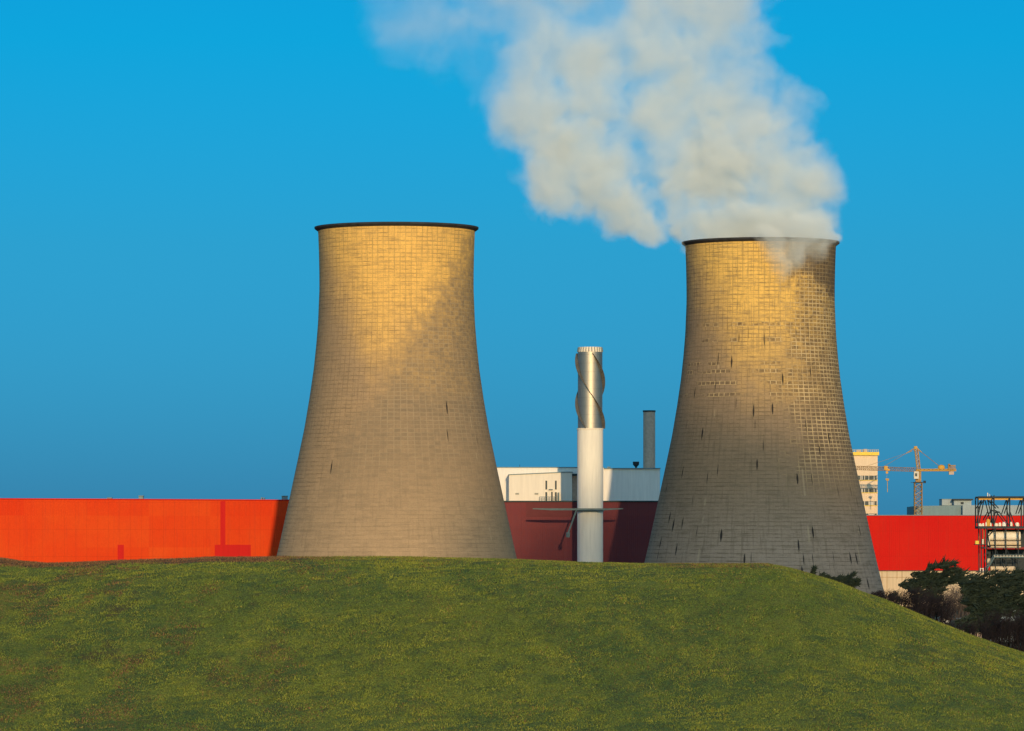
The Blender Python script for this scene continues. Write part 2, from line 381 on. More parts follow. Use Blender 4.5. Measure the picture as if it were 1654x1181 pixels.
    dxx = n.M('ABSOLUTE', n.M('SUBTRACT', fU, n.M('MULTIPLY_ADD', co_, .6, .2)))
    leak = n.M('MULTIPLY', n.M('GREATER_THAN', n.M('ADD', cc, n.rng(z, 20., 45., 0.0, .012 if right else .0)), .87 if right else .978), n.M('LESS_THAN', dxx, wdt))
    leak = n.M('MULTIPLY', leak, n.rng(z, 80.0, 66.0))
    base = n.mix(n.M('MULTIPLY', leak, .9), base, (.012,.012,.014))
    n.bump(n.M('SUBTRACT', n.M('MULTIPLY', grain, .6), n.M('MULTIPLY', lines, .6)), .35, .12)
    return n.fin(base, .9, spec=.15)
def tower(cx, Y, z0, right, label):
    t = empty('cooling_tower', (cx, Y, z0), label, 'cooling tower', 'cooling towers behind the grass mound')
    def lp(m, prof, name, mat, smooth=True):
        m.lathe(prof, 192, (cx, Y), close=True); return m.build(name, mat, t, smooth)
    zs = np.linspace(0, HT-.3, 70)
    outer = [(trad(z), z0+z) for z in zs]; inner = [(trad(z)-.5, z0+z) for z in zs[::-1]]
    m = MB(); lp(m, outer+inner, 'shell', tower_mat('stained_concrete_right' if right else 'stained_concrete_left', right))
    R = trad(HT)
    m = MB(); lp(m, [(R+.03, z0+HT-.95), (R+.75, z0+HT-.42), (R+.80, z0+HT), (R-.75, z0+HT), (R-.75, z0+HT-1.15)], 'rim', MAT['rim'], False)
    return t
YL, YR = 1154.0, 1202.0
TLX, TRX = (640.5-CX)/F*YL, (1228.5-CX)/F*YR
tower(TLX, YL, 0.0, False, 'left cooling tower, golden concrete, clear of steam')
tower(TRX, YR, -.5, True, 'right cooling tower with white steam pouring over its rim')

# ------------------------------------------------------------------ steam
SP = [ # px, py, radius px, depth offset m
 (1150,352,52,0),(1108,345,32,0),(1312,300,58,0),(1328,345,36,2),(1270,190,70,0),(1084,250,80,0),(1094,322,48,0),(1100,362,26,0),(905,235,70,0),(760,110,62,4),(660,60,60,4),(1125,300,50,2),(1130,375,36,0),(1252,402,40,-21),(1295,392,44,-19.5),(1335,385,26,-8),
 (1228,400,100,0),(1240,345,104,0),(1285,290,70,-4),(1180,315,70,2),(1300,372,50,-15),(1262,392,36,-20),(1335,368,22,-12),
 (1235,235,108,0),(1150,240,78,4),(1192,150,112,4),(1212,78,78,0),(1060,190,82,0),(1085,95,105,0),(1010,20,110,0),(1135,5,120,0),
 (965,255,92,-4),(900,290,58,-4),(1005,325,56,-8),(1052,362,40,-10),(1035,330,40,-10),(930,180,90,0),(840,180,84,0),(790,150,66,4),(960,90,100,4),
 (850,60,95,6),(740,66,92,4),(840,110,88,4),(680,30,70,6),(800,-40,110,6),(960,-70,120,4),(1120,-90,120,4),(640,-20,80,6)]
sph = [(W(a, b, YR+d), r/6.24) for a, b, r, d in SP]
m = bmesh.new()
for c, r in sph:
    bmesh.ops.create_icosphere(m, subdivisions=3, radius=r*1.14+2.2, matrix=Matrix.Translation(c))
me = bpy.data.meshes.new('steam_plume'); m.to_mesh(me); m.free()
pl = bpy.data.objects.new('steam_plume', me); COL.objects.link(pl)
rm = pl.modifiers.new('merge', 'REMESH'); rm.mode = 'VOXEL'; rm.voxel_size = 2.0
tag(pl, 'white steam plume drifting left from the right cooling tower', 'steam', kind='stuff')
n = N('steam'); n.t.nodes.remove(n.b); v = n.obj()
w1 = n.V('SCALE', n.V('SUBTRACT', n.noise(v, .05, 3, .6, col=True), (.5,.5,.5)), scale=22.0)
p = n.V('ADD', v, w1)
acc = None
for c, r in sph:
    d = n.M('DIVIDE', n.V('DISTANCE', p, tuple(c)), r)
    acc = d if acc is None else n.M('SMOOTH_MIN', acc, d, .12)
det = n.noise(p, .11, 4, .6)
hol = n.noise(v, .035, 2, .5)
fld = n.M('ADD', acc, n.M('ADD', n.M('MULTIPLY', n.M('SUBTRACT', det, .5), 1.15), n.M('MULTIPLY', n.rng(hol, .46, .62), n.rng(n.xyz(v)[2], 102.0, 118.0, 0.0, .26))))
dn = n.rng(fld, 1.06, .50, 0.0, 1.0)
x, y, z = n.xyz(v)
thin = n.M('MULTIPLY', n.rng(x, -12.0, 14.0, .30, 1.0), n.rng(z, 152.0, 112.0, .40, 1.0))
vary = n.rng(n.noise(n.V('ADD', v, (31.,7.,3.)), .042, 3, .6, dist=.4), .40, .60, .22, 1.35)
front = n.rng(n.xyz(v)[2], 106.0, 99.0, 0.0, 1.0)
vary = n.M('ADD', n.M('MULTIPLY', vary, n.M('SUBTRACT', 1.0, front)), n.M('MULTIPLY', front, 1.5))
dn = n.M('MULTIPLY', n.M('MULTIPLY', dn, vary), n.M('MULTIPLY', thin, .13))
pv = n.node('ShaderNodeVolumePrincipled'); pv.inputs['Color'].default_value = (.90,.945,.935,1); pv.inputs['Anisotropy'].default_value = -.25
n.put(pv.inputs['Density'], dn); n.t.links.new(pv.outputs[0], n.out.inputs['Volume'])
me.materials.append(n.m)

# unseen thin volume added behind the viewer, placed to shade the middle of the site
def blob(name, c, rx, ry, rz, mat):
    bm = bmesh.new(); bmesh.ops.create_icosphere(bm, subdivisions=4, radius=1)
    for v in bm.verts:
        k = 1+.10*math.sin(v.co.x*5+v.co.z*3)+.06*math.sin(v.co.x*11+v.co.y*7)
        v.co = Vector((v.co.x*rx*k, v.co.y*ry*k, v.co.z*rz*k))
    me = bpy.data.meshes.new(name); bm.to_mesh(me); bm.free(); me.materials.append(mat)
    o = bpy.data.objects.new(name, me); COL.objects.link(o); o.location = c; return o
def sunray(x, y, z, Y):                    # where the ray from a point towards the sun crosses distance Y
    t = (y-Y)/-sdir.y; return Vector((x, y, z))+sdir*t
cm = N('thin_shade_cloud'); cm.t.nodes.remove(cm.b); cv_ = cm.node('ShaderNodeVolumePrincipled')
cv_.inputs['Color'].default_value = (.9,.9,.9,1); cv_.inputs['Density'].default_value = .0115; cm.t.links.new(cv_.outputs[0], cm.out.inputs['Volume'])
shade_cloud = blob('shade_cloud', sunray(46, 1200, 2, -600), 62, 90, 46, cm.m); tag(shade_cloud, 'thin unseen vapour added behind the viewer to shade the middle of the site', 'shade_cloud', kind='stuff')

# ------------------------------------------------------------------ long red store building
def redmat(name, c1, c2, c3, y0):
    n = N(name); v = n.obj(); x, y, z = n.xyz(v)
    f = n.noise(v, .05, 3, .6)
    c = n.mix(n.rng(f, .35, .65), c1, c2)
    blk = n.white(n.comb(n.M('FLOOR', n.M('MULTIPLY', x, 1/17.0)), 0.0, n.M('FLOOR', n.M('MULTIPLY', z, 1/9.0))))
    c = n.mix(n.M('MULTIPLY', blk, .55), c, c3)
    st = n.noise(n.comb(n.M('MULTIPLY', x, 1.2), 0.0, n.M('MULTIPLY', z, .06)), 1.0, 4, .6)
    c = n.mix(n.M('MULTIPLY', n.rng(st, .5, .7), .22), c, n.mix(.5, c, (.25,.05,.03)))
    g = n.noise(v, 1.1, 3, .8); c = n.mix(n.M('MULTIPLY', n.rng(g, .4, .7), .12), c, (.35,.03,.01))
    seam = n.rng(n.M('ABSOLUTE', n.M('SUBTRACT', n.M('FRACT', n.M('MULTIPLY', x, 1/3.0)), .5)), .47, .5)
    hs = n.rng(n.M('ABSOLUTE', n.M('SUBTRACT', n.M('FRACT', n.M('MULTIPLY', z, 1/7.7)), .5)), .488, .5)
    c = n.mix(n.M('MULTIPLY', n.M('MAXIMUM', seam, hs), .24), c, (.12,.02,.01))
    rib = n.M('SINE', n.M('MULTIPLY', x, 2*PI/.6)); n.bump(rib, .25, .04)
    return n.fin(c, .7, spec=.08)
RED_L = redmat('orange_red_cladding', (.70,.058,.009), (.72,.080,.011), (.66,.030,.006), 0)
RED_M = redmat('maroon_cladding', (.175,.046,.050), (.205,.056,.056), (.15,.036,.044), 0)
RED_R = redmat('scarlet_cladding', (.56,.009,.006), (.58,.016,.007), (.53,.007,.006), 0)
def line_(p0, y0, p1, y1):
    xa, xb = (p0-CX)/F*y0, (p1-CX)/F*y1; k = (y1-y0)/(xb-xa)
    return lambda px: (y0-k*xa)/(1-k*(px-CX)/F)
wallL = line_(40, 1306, 460, 1339); wallM = lambda px: 1316.0     # west range recedes slightly; middle range square to the view
def wallY(px): return wallL(px) if px < 640 else wallM(px)
def wseg(m, p0, p1, py0, py1, proud, depth, zt=None, zb=None, fn=None):
    """box following the slanted front between two picture columns"""
    fn = fn or wallY; a, b = fn(p0)-proud, fn(p1)-proud
    xa, xb = (p0-CX)/F*a, (p1-CX)/F*b
    ztop = zt if zt is not None else ZC+(HOR-py0)/F*(a+b)/2; zbot = zb if zb is not None else ZC+(HOR-py1)/F*(a+b)/2
    q = [(xa,a),(xb,b),(xb,b+depth),(xa,a+depth)]
    lo = [m.bm.verts.new((x,y,zbot)) for x,y in q]; hi = [m.bm.verts.new((x,y,ztop)) for x,y in q]
    m.bm.faces.new(lo[::-1]); m.bm.faces.new(hi)
    for i in range(4): m.bm.faces.new((lo[i], lo[(i+1)%4], hi[(i+1)%4], hi[i]))
    return m
ZT = ZC+82.3*1339/F; ZM = ZC+79.6*1316/F
B = empty('store_building', (W(430,890,1310).x, 1330, 0), 'long flat-roofed building with orange red and maroon walls behind both cooling towers', 'building')
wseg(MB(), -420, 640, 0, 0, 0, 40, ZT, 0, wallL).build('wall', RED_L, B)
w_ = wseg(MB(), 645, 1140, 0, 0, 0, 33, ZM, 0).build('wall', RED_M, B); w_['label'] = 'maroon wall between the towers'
wseg(MB(), -420, 640, 0, 0, .35, .3, ZT+.12, ZT-.15, wallL).build('roof_edge', MAT['redp'], B)
wseg(MB(), 645, 1140, 0, 0, .35, .3, ZM+.25, ZM-.15).build('roof_edge', MAT['dark'], B)
for p0, p1, a, b, mt in ((347,405,880,945,'redp'), (356,364,809.5,880,'redp'), (190,200,880,945,'redp'),
                         (850,935,812.5,835,'darkred')):  # last one: thin dark red sheet on the maroon wall
    wseg(MB(), p0, p1, a, b, .06, .05).build('wall_panel', MAT[mt], B)
for p0, p1, a in ((173,180,803.6), (224,231,800.5), (421.5,423.5,803.5), (425.5,427,804), (455,464,800.8)):
    m = MB(); Yq = wallY(p0)+8
    m.pbox(p0, p1, a+.8, 808, Yq, 3); m.pbox(p0-.6, p1+.6, a, a+.8, Yq-.3, 3.6)
    m.build('roof_vent', MAT['slate'], B)
# ------------------------------------------------------------------ tall stack with helical strakes
YS = 1303.5; cS = W(953.2, 890, YS).x; zS = lambda py: ZC+(HOR-py)/F*YS
S = empty('chimney_stack', (cS, YS, 0), 'tall white chimney with a spiral-finned steel top between the two cooling towers', 'chimney')
def stackpart(name, prof, mat, smooth=True, n=64):
    m = MB(); m.lathe(prof, n, (cS, YS), close=True); return m.build(name, mat, S, smooth)
r_sh, r_mt = 20.7/5.70, 19.7/5.70
stackpart('shaft', [(r_sh, 0), (r_sh, zS(693)), (r_sh-.9, zS(693)), (r_sh-.9, 0)], MAT['shaft'])
sm = N('brushed_steel'); v = sm.obj(); x, y, z = sm.xyz(v)
an_ = sm.M('ARCTAN2', y, x)
f = sm.noise(sm.comb(sm.M('MULTIPLY', an_, 6.0), 0.0, sm.M('MULTIPLY', z, .5)), 1.0, 4, .6)
ring = sm.rng(sm.M('ABSOLUTE', sm.M('SUBTRACT', sm.M('FRACT', sm.M('MULTIPLY', z, 1/2.4)), .5)), .46, .5)
c = sm.mix(f, (.32,.30,.26), (.50,.46,.39)); c = sm.mix(sm.M('MULTIPLY', ring, .4), c, (.18,.17,.15))
sm.fin(c, .52, 1.0); STEEL = sm.m
stackpart('steel_flue', [(r_mt, zS(693)+.02), (r_mt, zS(569)), (r_mt-.3, zS(569)), (r_mt-.3, zS(693)+.02)], STEEL)
stackpart('collar', [(r_sh+.12, zS(694.5)), (r_sh+.12, zS(692)), (r_sh-.2, zS(692)), (r_sh-.2, zS(694.5))], MAT['cream'])
m = MB(); m.lathe([(r_mt+.05, zS(569)+.01), (r_mt-.15, zS(561)), (r_mt-.5, zS(561)), (r_mt-.5, zS(569)+.01)], 64, (cS, YS), close=True)
m.build('crown', MAT['cream'], S, True)
m = MB()
for k in range(26):
    a = 2*PI*k/26
    A = Vector((cS+(r_mt+.12)*math.cos(a), YS+(r_mt+.12)*math.sin(a), zS(568.6))); Bq = Vector((cS+(r_mt-.10)*math.cos(a), YS+(r_mt-.10)*math.sin(a), zS(561.3)))
    m.tube(A, Bq, .11, n=4)
m.build('crown_rib', MAT['teal'], S)
for k in range(3):
    m = MB(); prev = None
    for i in range(0, 97):
        py = 571+(692-571)*i/96; ph = (py-635)/207*2*PI+k*2*PI/3; a = ph-PI/2; zc_ = zS(py)
        q = [m.bm.verts.new((cS+(r_mt+e)*math.cos(a), YS+(r_mt+e)*math.sin(a), zc_+t)) for e, t in ((0,-.07),(.78,-.07),(.78,.07),(0,.07))]
        if prev:
            for j in range(4): m.bm.faces.new((prev[j], prev[(j+1)%4], q[(j+1)%4], q[j]))
        else: m.bm.faces.new(q[::-1])
        prev = q
    m.bm.faces.new(prev)
    for i in range(0, 30):
        py = 572+(690-572)*i/29; ph = (py-635)/207*2*PI+k*2*PI/3; a = ph-PI/2
        m.tube((cS+r_mt*math.cos(a), YS+r_mt*math.sin(a), zS(py)-.28), (cS+(r_mt+.74)*math.cos(a), YS+(r_mt+.74)*math.sin(a), zS(py)-.10), .06, n=4)
    m.build('strake', MAT['strake'], S)
# straight walkway clamped across the front of the stack
gY = 1297.6; g0, g1 = W(860.5, 821.2, gY), W(1006.5, 822.0, gY)
G = empty('walkway', ((g0.x+g1.x)/2, gY, g0.z), 'long thin grey-green walkway clamped across the white chimney', 'platform')
m = MB(); zt_, zb_g = g0.z, g0.z-.42
m.prism([(g0.x, zt_), (g0.x, zt_-.22), (g0.x+5, zb_g-.12), (g1.x-5, zb_g-.12), (g1.x, zt_-.22), (g1.x, zt_)], gY-.6, gY+.9); m.build('deck', MAT['teal'], G)
m = MB(); m.lathe([(r_sh+.28, zb_g-.35), (r_sh+.28, zb_g+.2), (r_sh-.05, zb_g+.2), (r_sh-.05, zb_g-.35)], 36, (cS, YS), close=True)
for dx in (-3.2, 3.2): m.box((cS+dx-.2, gY+.6, zb_g-.3), (cS+dx+.2, YS-1, zb_g-.05))
m.build('clamp_band', MAT['teal'], G)
m = MB(); m.tube(W(931.5, 823, 1296.5), W(917.5, 862, 1296.5), .26, n=6); m.tube(W(917.6, 860, 1296.5), W(917.2, 868, 1296.5), .55, n=8)
m.build('hanging_strut', MAT['teal'], G)
# ------------------------------------------------------------------ white building behind
YW = 1353.0
Bw = empty('process_building', (W(933,890,YW).x, YW, 0), 'white flat-roofed building behind the chimney with narrow dark windows', 'building')
m = MB(); m.pbox(760, 975, 755.5, 985, YW, 30); m.build('wall', MAT['white'], Bw)
w_ = MB(); w_.pbox(975.2, 1066, 757.2, 985, YW+.4, 30); w_.build('wall', MAT['white'], Bw)
m = MB(); m.pbox(758, 975.2, 754.4, 755.5, YW-.3, 30); m.pbox(975.2, 1067, 756.0, 757.4, YW-.2, 30); m.build('roof_edge', MAT['slate'], Bw)
YA = YW-8.5
a = W(822, 767.4, YA); b = W(916, 763.2, YA); c = W(924, 763.2, YA)
m = MB(); m.prism([(a.x, 0), (c.x, 0), (c.x, b.z), (b.x, b.z), (a.x, a.z)], YA, YW-.02); an = m.build('annex_wall', MAT['ivory'], Bw)
m = MB(); m.prism([(a.x-.2, a.z), (b.x, b.z), (c.x+.2, c.z), (c.x+.2, c.z+.22), (b.x, b.z+.22), (a.x-.2, a.z+.22)], YA-.3, YW-.02); m.build('annex_roof', MAT['slate'], an)
m = MB(); m.pbox(924.2, 933, 769, 985, YW-4, 3.9); m.build('stair_tower', MAT['brick'], Bw)
m = MB(); m.pbox(919.5, 934, 765.5, 768, YW-7.5, 7); m.tube(W(921,771,YW-7), W(921,766,YW-7), .3); m.build('canopy', MAT['dark'], Bw)
for px, py0, py1, wd in ((882.4,776.4,791,1.5), (897.8,776.4,791,1.5), (882.4,795,812,1.6), (891.5,794.5,812,1.3), (897.8,795,812,1.6)):
    f = MB().pbox(px-wd-.3, px+wd+.3, py0-.4, py1, YA-.05, .1).build('window_frame', MAT['cream'], Bw)
    MB().pbox(px-wd, px+wd, py0, py1-.2, YA-.09, .12).build('pane', MAT['glass'], f)
MB().pbox(901, 903.4, 795.5, 812, YA-1.2, 1.1).build('downpipe_box', MAT['teal'], Bw)
for p0, p1 in ((832.5, 838.3), (863.5, 869.5)):
    m = MB(); [m.pbox(p0, p1, 796.6+k*.9, 797.1+k*.9, YA-.12, .1) for k in range(3)]; m.build('louvre', MAT['teal'], Bw)
m = MB()
for p in np.linspace(871.5, 903, 9): m.tube(W(p, 811, YA-1.5), W(p, 802.5, YA-1.5), .05, n=4)
for q in (802.5, 806): m.tube(W(871.5, q, YA-1.5), W(903, q, YA-1.5), .05, n=4)
m.pbox(871, 903.5, 810.5, 811.3, YA-1.6, 1.5); m.pbox(886.5,893,790.2,791.2, YA-1, .9)
m.build('railing', MAT['teal'], Bw)
m = MB(); t_ = W(1027.3, 745.8, YW+5); m.lathe([(.9, t_.z-.9), (.95, t_.z), (.0001, t_.z), (.0001, t_.z-2.6), (.25, t_.z-2.6), (.25, t_.z-1.6)], 16, (t_.x, YW+5), close=True)
m.build('roof_vent', MAT['dark'], Bw)
MB().tube(W(839.5,755,YW+3), W(839.5,750.5,YW+3), .06, n=4).build('aerial', MAT['dark'], Bw)
MB().pbox(981, 986, 753.8, 756.6, YW+6, 2).build('roof_hatch', MAT['slate'], Bw)
# brown chimney beyond
YB2 = 1420.0; cb = W(1048.6, 890, YB2)
S2 = empty('short_chimney', (cb.x, YB2, 0), 'plain grey-brown chimney rising behind the white building', 'chimney')
zt = W(0, 663, YB2).z; rb = 9.6/5.28
MB().lathe([(rb+.05, 0), (rb, zt-.5), (rb-.3, zt-.5), (rb-.3, 0)], 40, (cb.x, YB2), close=True).build('shaft', MAT['brick'], S2, True)
MB().lathe([(rb+.14, zt-.49), (rb+.14, zt), (rb-.4, zt), (rb-.4, zt-.49)], 40, (cb.x, YB2), close=True).build('cap', MAT['dark'], S2)
# ------------------------------------------------------------------ scarlet building, right
YQ = 1425.0
Br = empty('scarlet_building', (W(1500,890,YQ).x, YQ, 0), 'long scarlet clad building on a beige concrete base right of the cooling towers', 'building')
MB().pbox(1300, 1760, 832.6, 921.5, YQ, 60).build('wall', RED_R, Br)
MB().pbox(1300, 1760, 831.8, 832.8, YQ-.3, 60.3).build('roof_edge', MAT['slate'], Br)
MB().pbox(1300, 1760, 921.4, 922.6, YQ-.5, 1.2).build('base_flashing', MAT['dark'], Br)
zb_ = W(0, 922.6, YQ).z
m = MB(); a = W(1300, 0, YQ).x; b = W(1760, 0, YQ).x; m.box((a, YQ-.2, 0), (b, YQ+50, zb_)); m.build('base_wall', MAT['base'], Br)
m = MB()
for p in np.arange(1400, 1660, 8.1):
    if rng.random() < .85: m.pbox(p, p+.7, 922.8, 922.6+rng.choice([13, 30, 40, 18]), YQ-.26, .05)
m.pbox(1400, 1760, 932.4, 932.9, YQ-.26, .05)
m.build('panel_joint', MAT['rust'], Br)
# ------------------------------------------------------------------ office tower
YO = 1500.0
Bo = empty('office_tower', (W(1395,890,YO).x, YO, 0), 'beige office tower with bands of windows and a yellow roof edge beside the crane', 'building')
MB().pbox(1345, 1417.6, 735.5, 990, YO, 16).build('wall', MAT['office'], Bo)
MB().pbox(1343, 1420, 730.2, 735.4, YO-.9, 17.6).build('parapet', MAT['yellow'], Bo)
for py0, py1 in ((768.3, 775.4), (788.8, 795.6), (809.6, 816.4), (829.5, 836.4)):
    f = MB().pbox(1380 if py0 < 780 else 1386, 1417.2, py0, py1, YO-.12, .2).build('window_band', MAT['glass'], Bo)
    MB().pbox(1378, 1417.9, py1, py1+.8, YO-.3, .35).build('sill', MAT['yellow'], f)
    for p in (1389.5, 1396.3, 1403, 1411.5, 1416.2): MB().pbox(p, p+.7, py0, py1, YO-.2, .15).build('mullion', MAT['cream'], f)
    if py0 > 800: MB().pbox(1404, 1411, py0+.8, py1-.4, YO-.17, .06).build('blind', MAT['blind'], f)
    else: MB().pbox(1391.4, 1393.4, py0+.3, py1-.3, YO-.17, .06).build('blind', MAT['blind'], f)
m = MB()
for p in np.linspace(1377, 1419, 14): m.tube(W(p, 730.3, YO-.4), W(p, 726.2, YO-.4), .06, n=4)
for q in (726.2, 728.2): m.tube(W(1377, q, YO-.4), W(1419, q, YO-.4), .05, n=4)
m.build('railing', MAT['cranelight'], Bo)
m = MB(); m.pbox(1384, 1391, 726.8, 730.2, YO+6, 3); m.pbox(1395, 1401, 725.4, 730.2, YO+7, 3); m.build('roof_plant', MAT['brick'], Bo)
# ------------------------------------------------------------------ crane
YC_ = 1470.0; sc = F/YC_; P = lambda px, py, d=0: W(px, py, YC_)+Vector((0, d, 0))
Cn = empty('tower_crane', (W(1483,890,YC_).x, YC_, 0), 'ochre tower crane with long jib reaching past the beige office tower', 'crane')
b0 = P(1483, 890); MBm = MB(); MBm.lattice((b0.x, YC_, 0), P(1483, 780), 2.3, 2.3, 30, .17, (0,1,0)); MBm.build('mast', MAT['rust'], Cn)
m = MB(); m.pbox(1476.5, 1490.5, 778.6, 780.0, YC_-1.6, 3.2); m.pbox(1471.5, 1494.5, 779.2, 779.9, YC_-.4, .8); m.tube(P(1493.5, 776.5), P(1493.5, 780.5), .4); m.build('climbing_collar', MAT['dark'], Cn)
m = MB(); m.pbox(1479, 1488, 758.5, 778.6, YC_-.6, 1.4); m.build('slewing_unit', MAT['rust'], Cn)
cab = MB().pbox(1476.4, 1484, 761.5, 773.5, YC_-2.2, 1.5).build('cab', MAT['cranelight'], Cn)
MB().pbox(1478, 1481.5, 764.5, 769.5, YC_-2.3, .12).build('window', MAT['glass'], cab)
m = MB(); m.lattice(P(1479, 758.8), P(1378, 755.8), 1.2, 1.15, 30, .075); m.build('jib', MAT['rust'], Cn)
m = MB(); m.lattice(P(1480, 759.4), P(1544, 759.4), 1.5, .55, 20, .13); m.pbox(1488, 1543, 759.6, 760.6, YC_-.7, 1.4); m.build('counter_jib', MAT['crane'], Cn)
m = MB(); m.lattice(P(1483.8, 757.5), P(1479.8, 724.5), 1.0, 1.0, 8, .12, (0,1,0))
m.build('tower_head', MAT['crane'], Cn)
m = MB()
for d in (-.5, .5):
    m.tube(P(1479.5, 723, d), P(1473, 726.5, d), .13, n=4); m.tube(P(1473, 726.5, d), P(1463.5, 732.5, d), .11, n=4)
    m.tube(P(1473, 728.5, d), P(1464.5, 732, d), .09, n=4); m.tube(P(1479.5, 723, d), P(1488.5, 730.5, d), .13, n=4)
    m.tube(P(1476, 727.5, d), P(1479.5, 729, d), .09, n=4)
m.pbox(1476.5, 1481.5, 720.8, 725.5, YC_-.6, 1.2)
m.build('head_frame', MAT['crane'], Cn)
m = MB()
for d in (-.5, .5):
    m.tube(P(1488.5, 730.5, d), P(1516, 752, d), .055, n=4); m.tube(P(1463.5, 732.5, d), P(1425, 755, d), .045, n=4); m.tube(P(1463.5, 732.5, d), P(1395, 754.5, d), .04, n=4)
m.build('tie_rod', MAT['rust'], Cn)
m = MB(); bmesh.ops.create_uvsphere(m.bm, u_segments=16, v_segments=10, radius=1, matrix=Matrix.Translation(P(1520.5, 755))@Matrix.Diagonal((1.15, .9, .85, 1))); m.pbox(1510, 1516, 757, 759.4, YC_-.5, 1)
m.build('winch_drum', MAT['orange'], Cn)
m = MB(); m.pbox(1533.5, 1543.6, 751.3, 753.4, YC_-.8, 1.6); m.pbox(1531.6, 1535, 749.3, 757.5, YC_-.8, 1.6); m.pbox(1534.5, 1543.4, 754, 755.6, YC_-.8, 1.6); m.pbox(1534, 1543.8, 756.3, 759, YC_-.9, 1.8); m.build('ballast_frame', MAT['rust'], Cn)
MB().pbox(1532.8, 1540.8, 760.7, 766.6, YC_-.7, 1.4).build('counterweight', MAT['brick'], Cn)
m = MB(); m.pbox(1428.2, 1434, 752.8, 759, YC_-.8, 1.6); m.pbox(1430.5, 1437, 757.4, 760.4, YC_-.9, 1.8); m.pbox(1431, 1434.5, 761.5, 765, YC_-.3, .6); m.build('trolley', MAT['orange'], Cn)
m = MB(); m.pbox(1430.5, 1436, 773, 775.3, YC_-.3, .6); m.pbox(1431.8, 1435.2, 775.3, 776.8, YC_-.2, .4); m.tube(P(1433.4, 776.6), P(1433.5, 795), .11, n=5); m.tube(P(1432.6, 765), P(1432.6, 773), .035, n=4)
m.build('hook_block', MAT['crane'], Cn)
# ------------------------------------------------------------------ grey building far right
YG = 1530.0
Bg = empty('grey_building', (W(1560,890,YG).x, YG, 0), 'grey-green clad building with rooftop plant rooms at the far right behind the scarlet building', 'building')
c0 = W(1555, 890, YG); zt = W(0, 816.2, YG).z
m = MB(); x0 = c0.x-15.0; m.prism([(x0, 0), (c0.x, 0), (c0.x, zt), (x0, zt-.2)], YG+3, YG+40); 
m.build('wall', MAT['slate'], Bg)
m = MB(); m.box((c0.x, YG, 0), (W(1780,0,YG).x, YG+40, zt)); m.build('wall', MAT['grey'], Bg)
pr = MB().pbox(1521.5, 1539.5, 806.6, 816.4, YG+8, 10).build('plant_room', MAT['grey'], Bg)
MB().pbox(1521, 1540, 805.9, 806.6, YG+7.8, 10.4).build('roof', MAT['slate'], pr)
pr = MB().pbox(1541, 1569, 808, 816.2, YG+4, 10).build('plant_room', MAT['grey'], Bg)
MB().pbox(1539.5, 1572, 805.8, 808, YG+3, 12).build('roof', MAT['dark'], pr)
m = MB(); m.pbox(1552, 1556.5, 811, 814.5, YG+3.8, .3); m.build('louvre', MAT['dark'], pr)
# ------------------------------------------------------------------ pipework and steel frames, right edge
YP = 1120.0
St = empty('process_steelwork', (W(1612,890,YP).x, YP, 0), 'dark steel frame with platforms, tanks, pipes and stair at the right edge', 'steelwork')
Q = lambda px, py, d=0: Vector((W(px, py, YP).x, YP+d, W(px, py, YP).z))
m = MB(); rq = .17
for d in (0, 6):
    for px in (1579.8, 1605.5, 1631, 1654): m.tube(Q(px, 803, d), Q(px, 852, d), rq, n=5)
    for py in (803.2, 851.5): m.tube(Q(1579.8, py, d), Q(1662, py, d), .24, n=5)
    for x0, x1, y0, y1 in ((1589.5,1581.5,807,845), (1589.5,1580,807,822), (1595,1605,807,848), (1600,1606,811,800), (1600,1613,808,821), (1599.5,1592,826,840), (1606,1614,824,828), (1631,1622,803,830), (1612,1605.5,827,848), (1613,1631,826,850), (1631,1640,826,850), (1654,1645,803,830)):
        m.tube(Q(x0, y0, d), Q(x1, y1, d), .13, n=4)
for px in (1579.8, 1605.5, 1631, 1654):
    for py in (803.2, 851.5): m.tube(Q(px, py, 0), Q(px, py, 6), .16, n=4)
m.build('top_frame', MAT['dark'], St)
m = MB(); m.pbox(1581, 1660, 805.2, 807.6, YP+.3, .8); m.build('crane_beam', MAT['orange'], St)
m = MB(); m.pbox(1580, 1662, 851.5, 854, YP-.4, 8); m.pbox(1575.5, 1592, 879, 880.2, YP-.5, 4); m.pbox(1589, 1662, 884.6, 886.2, YP-.6, 8); m.pbox(1584, 1592, 883.2, 884.4, YP-.6, 2); m.pbox(1582, 1662, 923.4, 924.8, YP-1, 9); m.pbox(1590, 1600, 894.5, 895.2, YP-.2, 3)
m.build('deck', MAT['dark'], St)
m = MB(); z0 = 960
for px in (1585, 1594, 1608, 1625, 1645):
    for d in (.5, 6): m.tube(Q(px, 854, d), Q(px+.5, 924 if px < 1594 else 1010, d), .16, n=5)
for a, b in (((1608,886),(1625,923)), ((1625,886),(1645,923)), ((1594,856),(1600,884)), ((1597,866),(1608,854)), ((1595,940),(1600,925)), ((1602,940),(1612,925))): m.tube(Q(*a, .5), Q(*b, .5), .13, n=4)
m.build('column', MAT['dark'], St)
for a, b, r, mt in ((1583.6,845.5,.55,'cream'), (1589,845,.28,'cream'), (1594.5,843,.30,'cream'), (1597.2,838.5,.5,'orange'), (1601,844.5,.3,'cream'), (1610,845,.5,'cream'), (1616,844,.35,'cream'), (1623,843,.5,'white'), (1634,843,.4,'cream'), (1644,844,.5,'cream')):
    t = Q(a, b, 1.5); bt = Q(a, 851.6, 1.5); MB().lathe([(r, bt.z), (r, t.z-.3), (r*.6, t.z), (.001, t.z), (.001, bt.z)], 14, (t.x, t.y), close=True).build('vessel', MAT[mt], St, True)
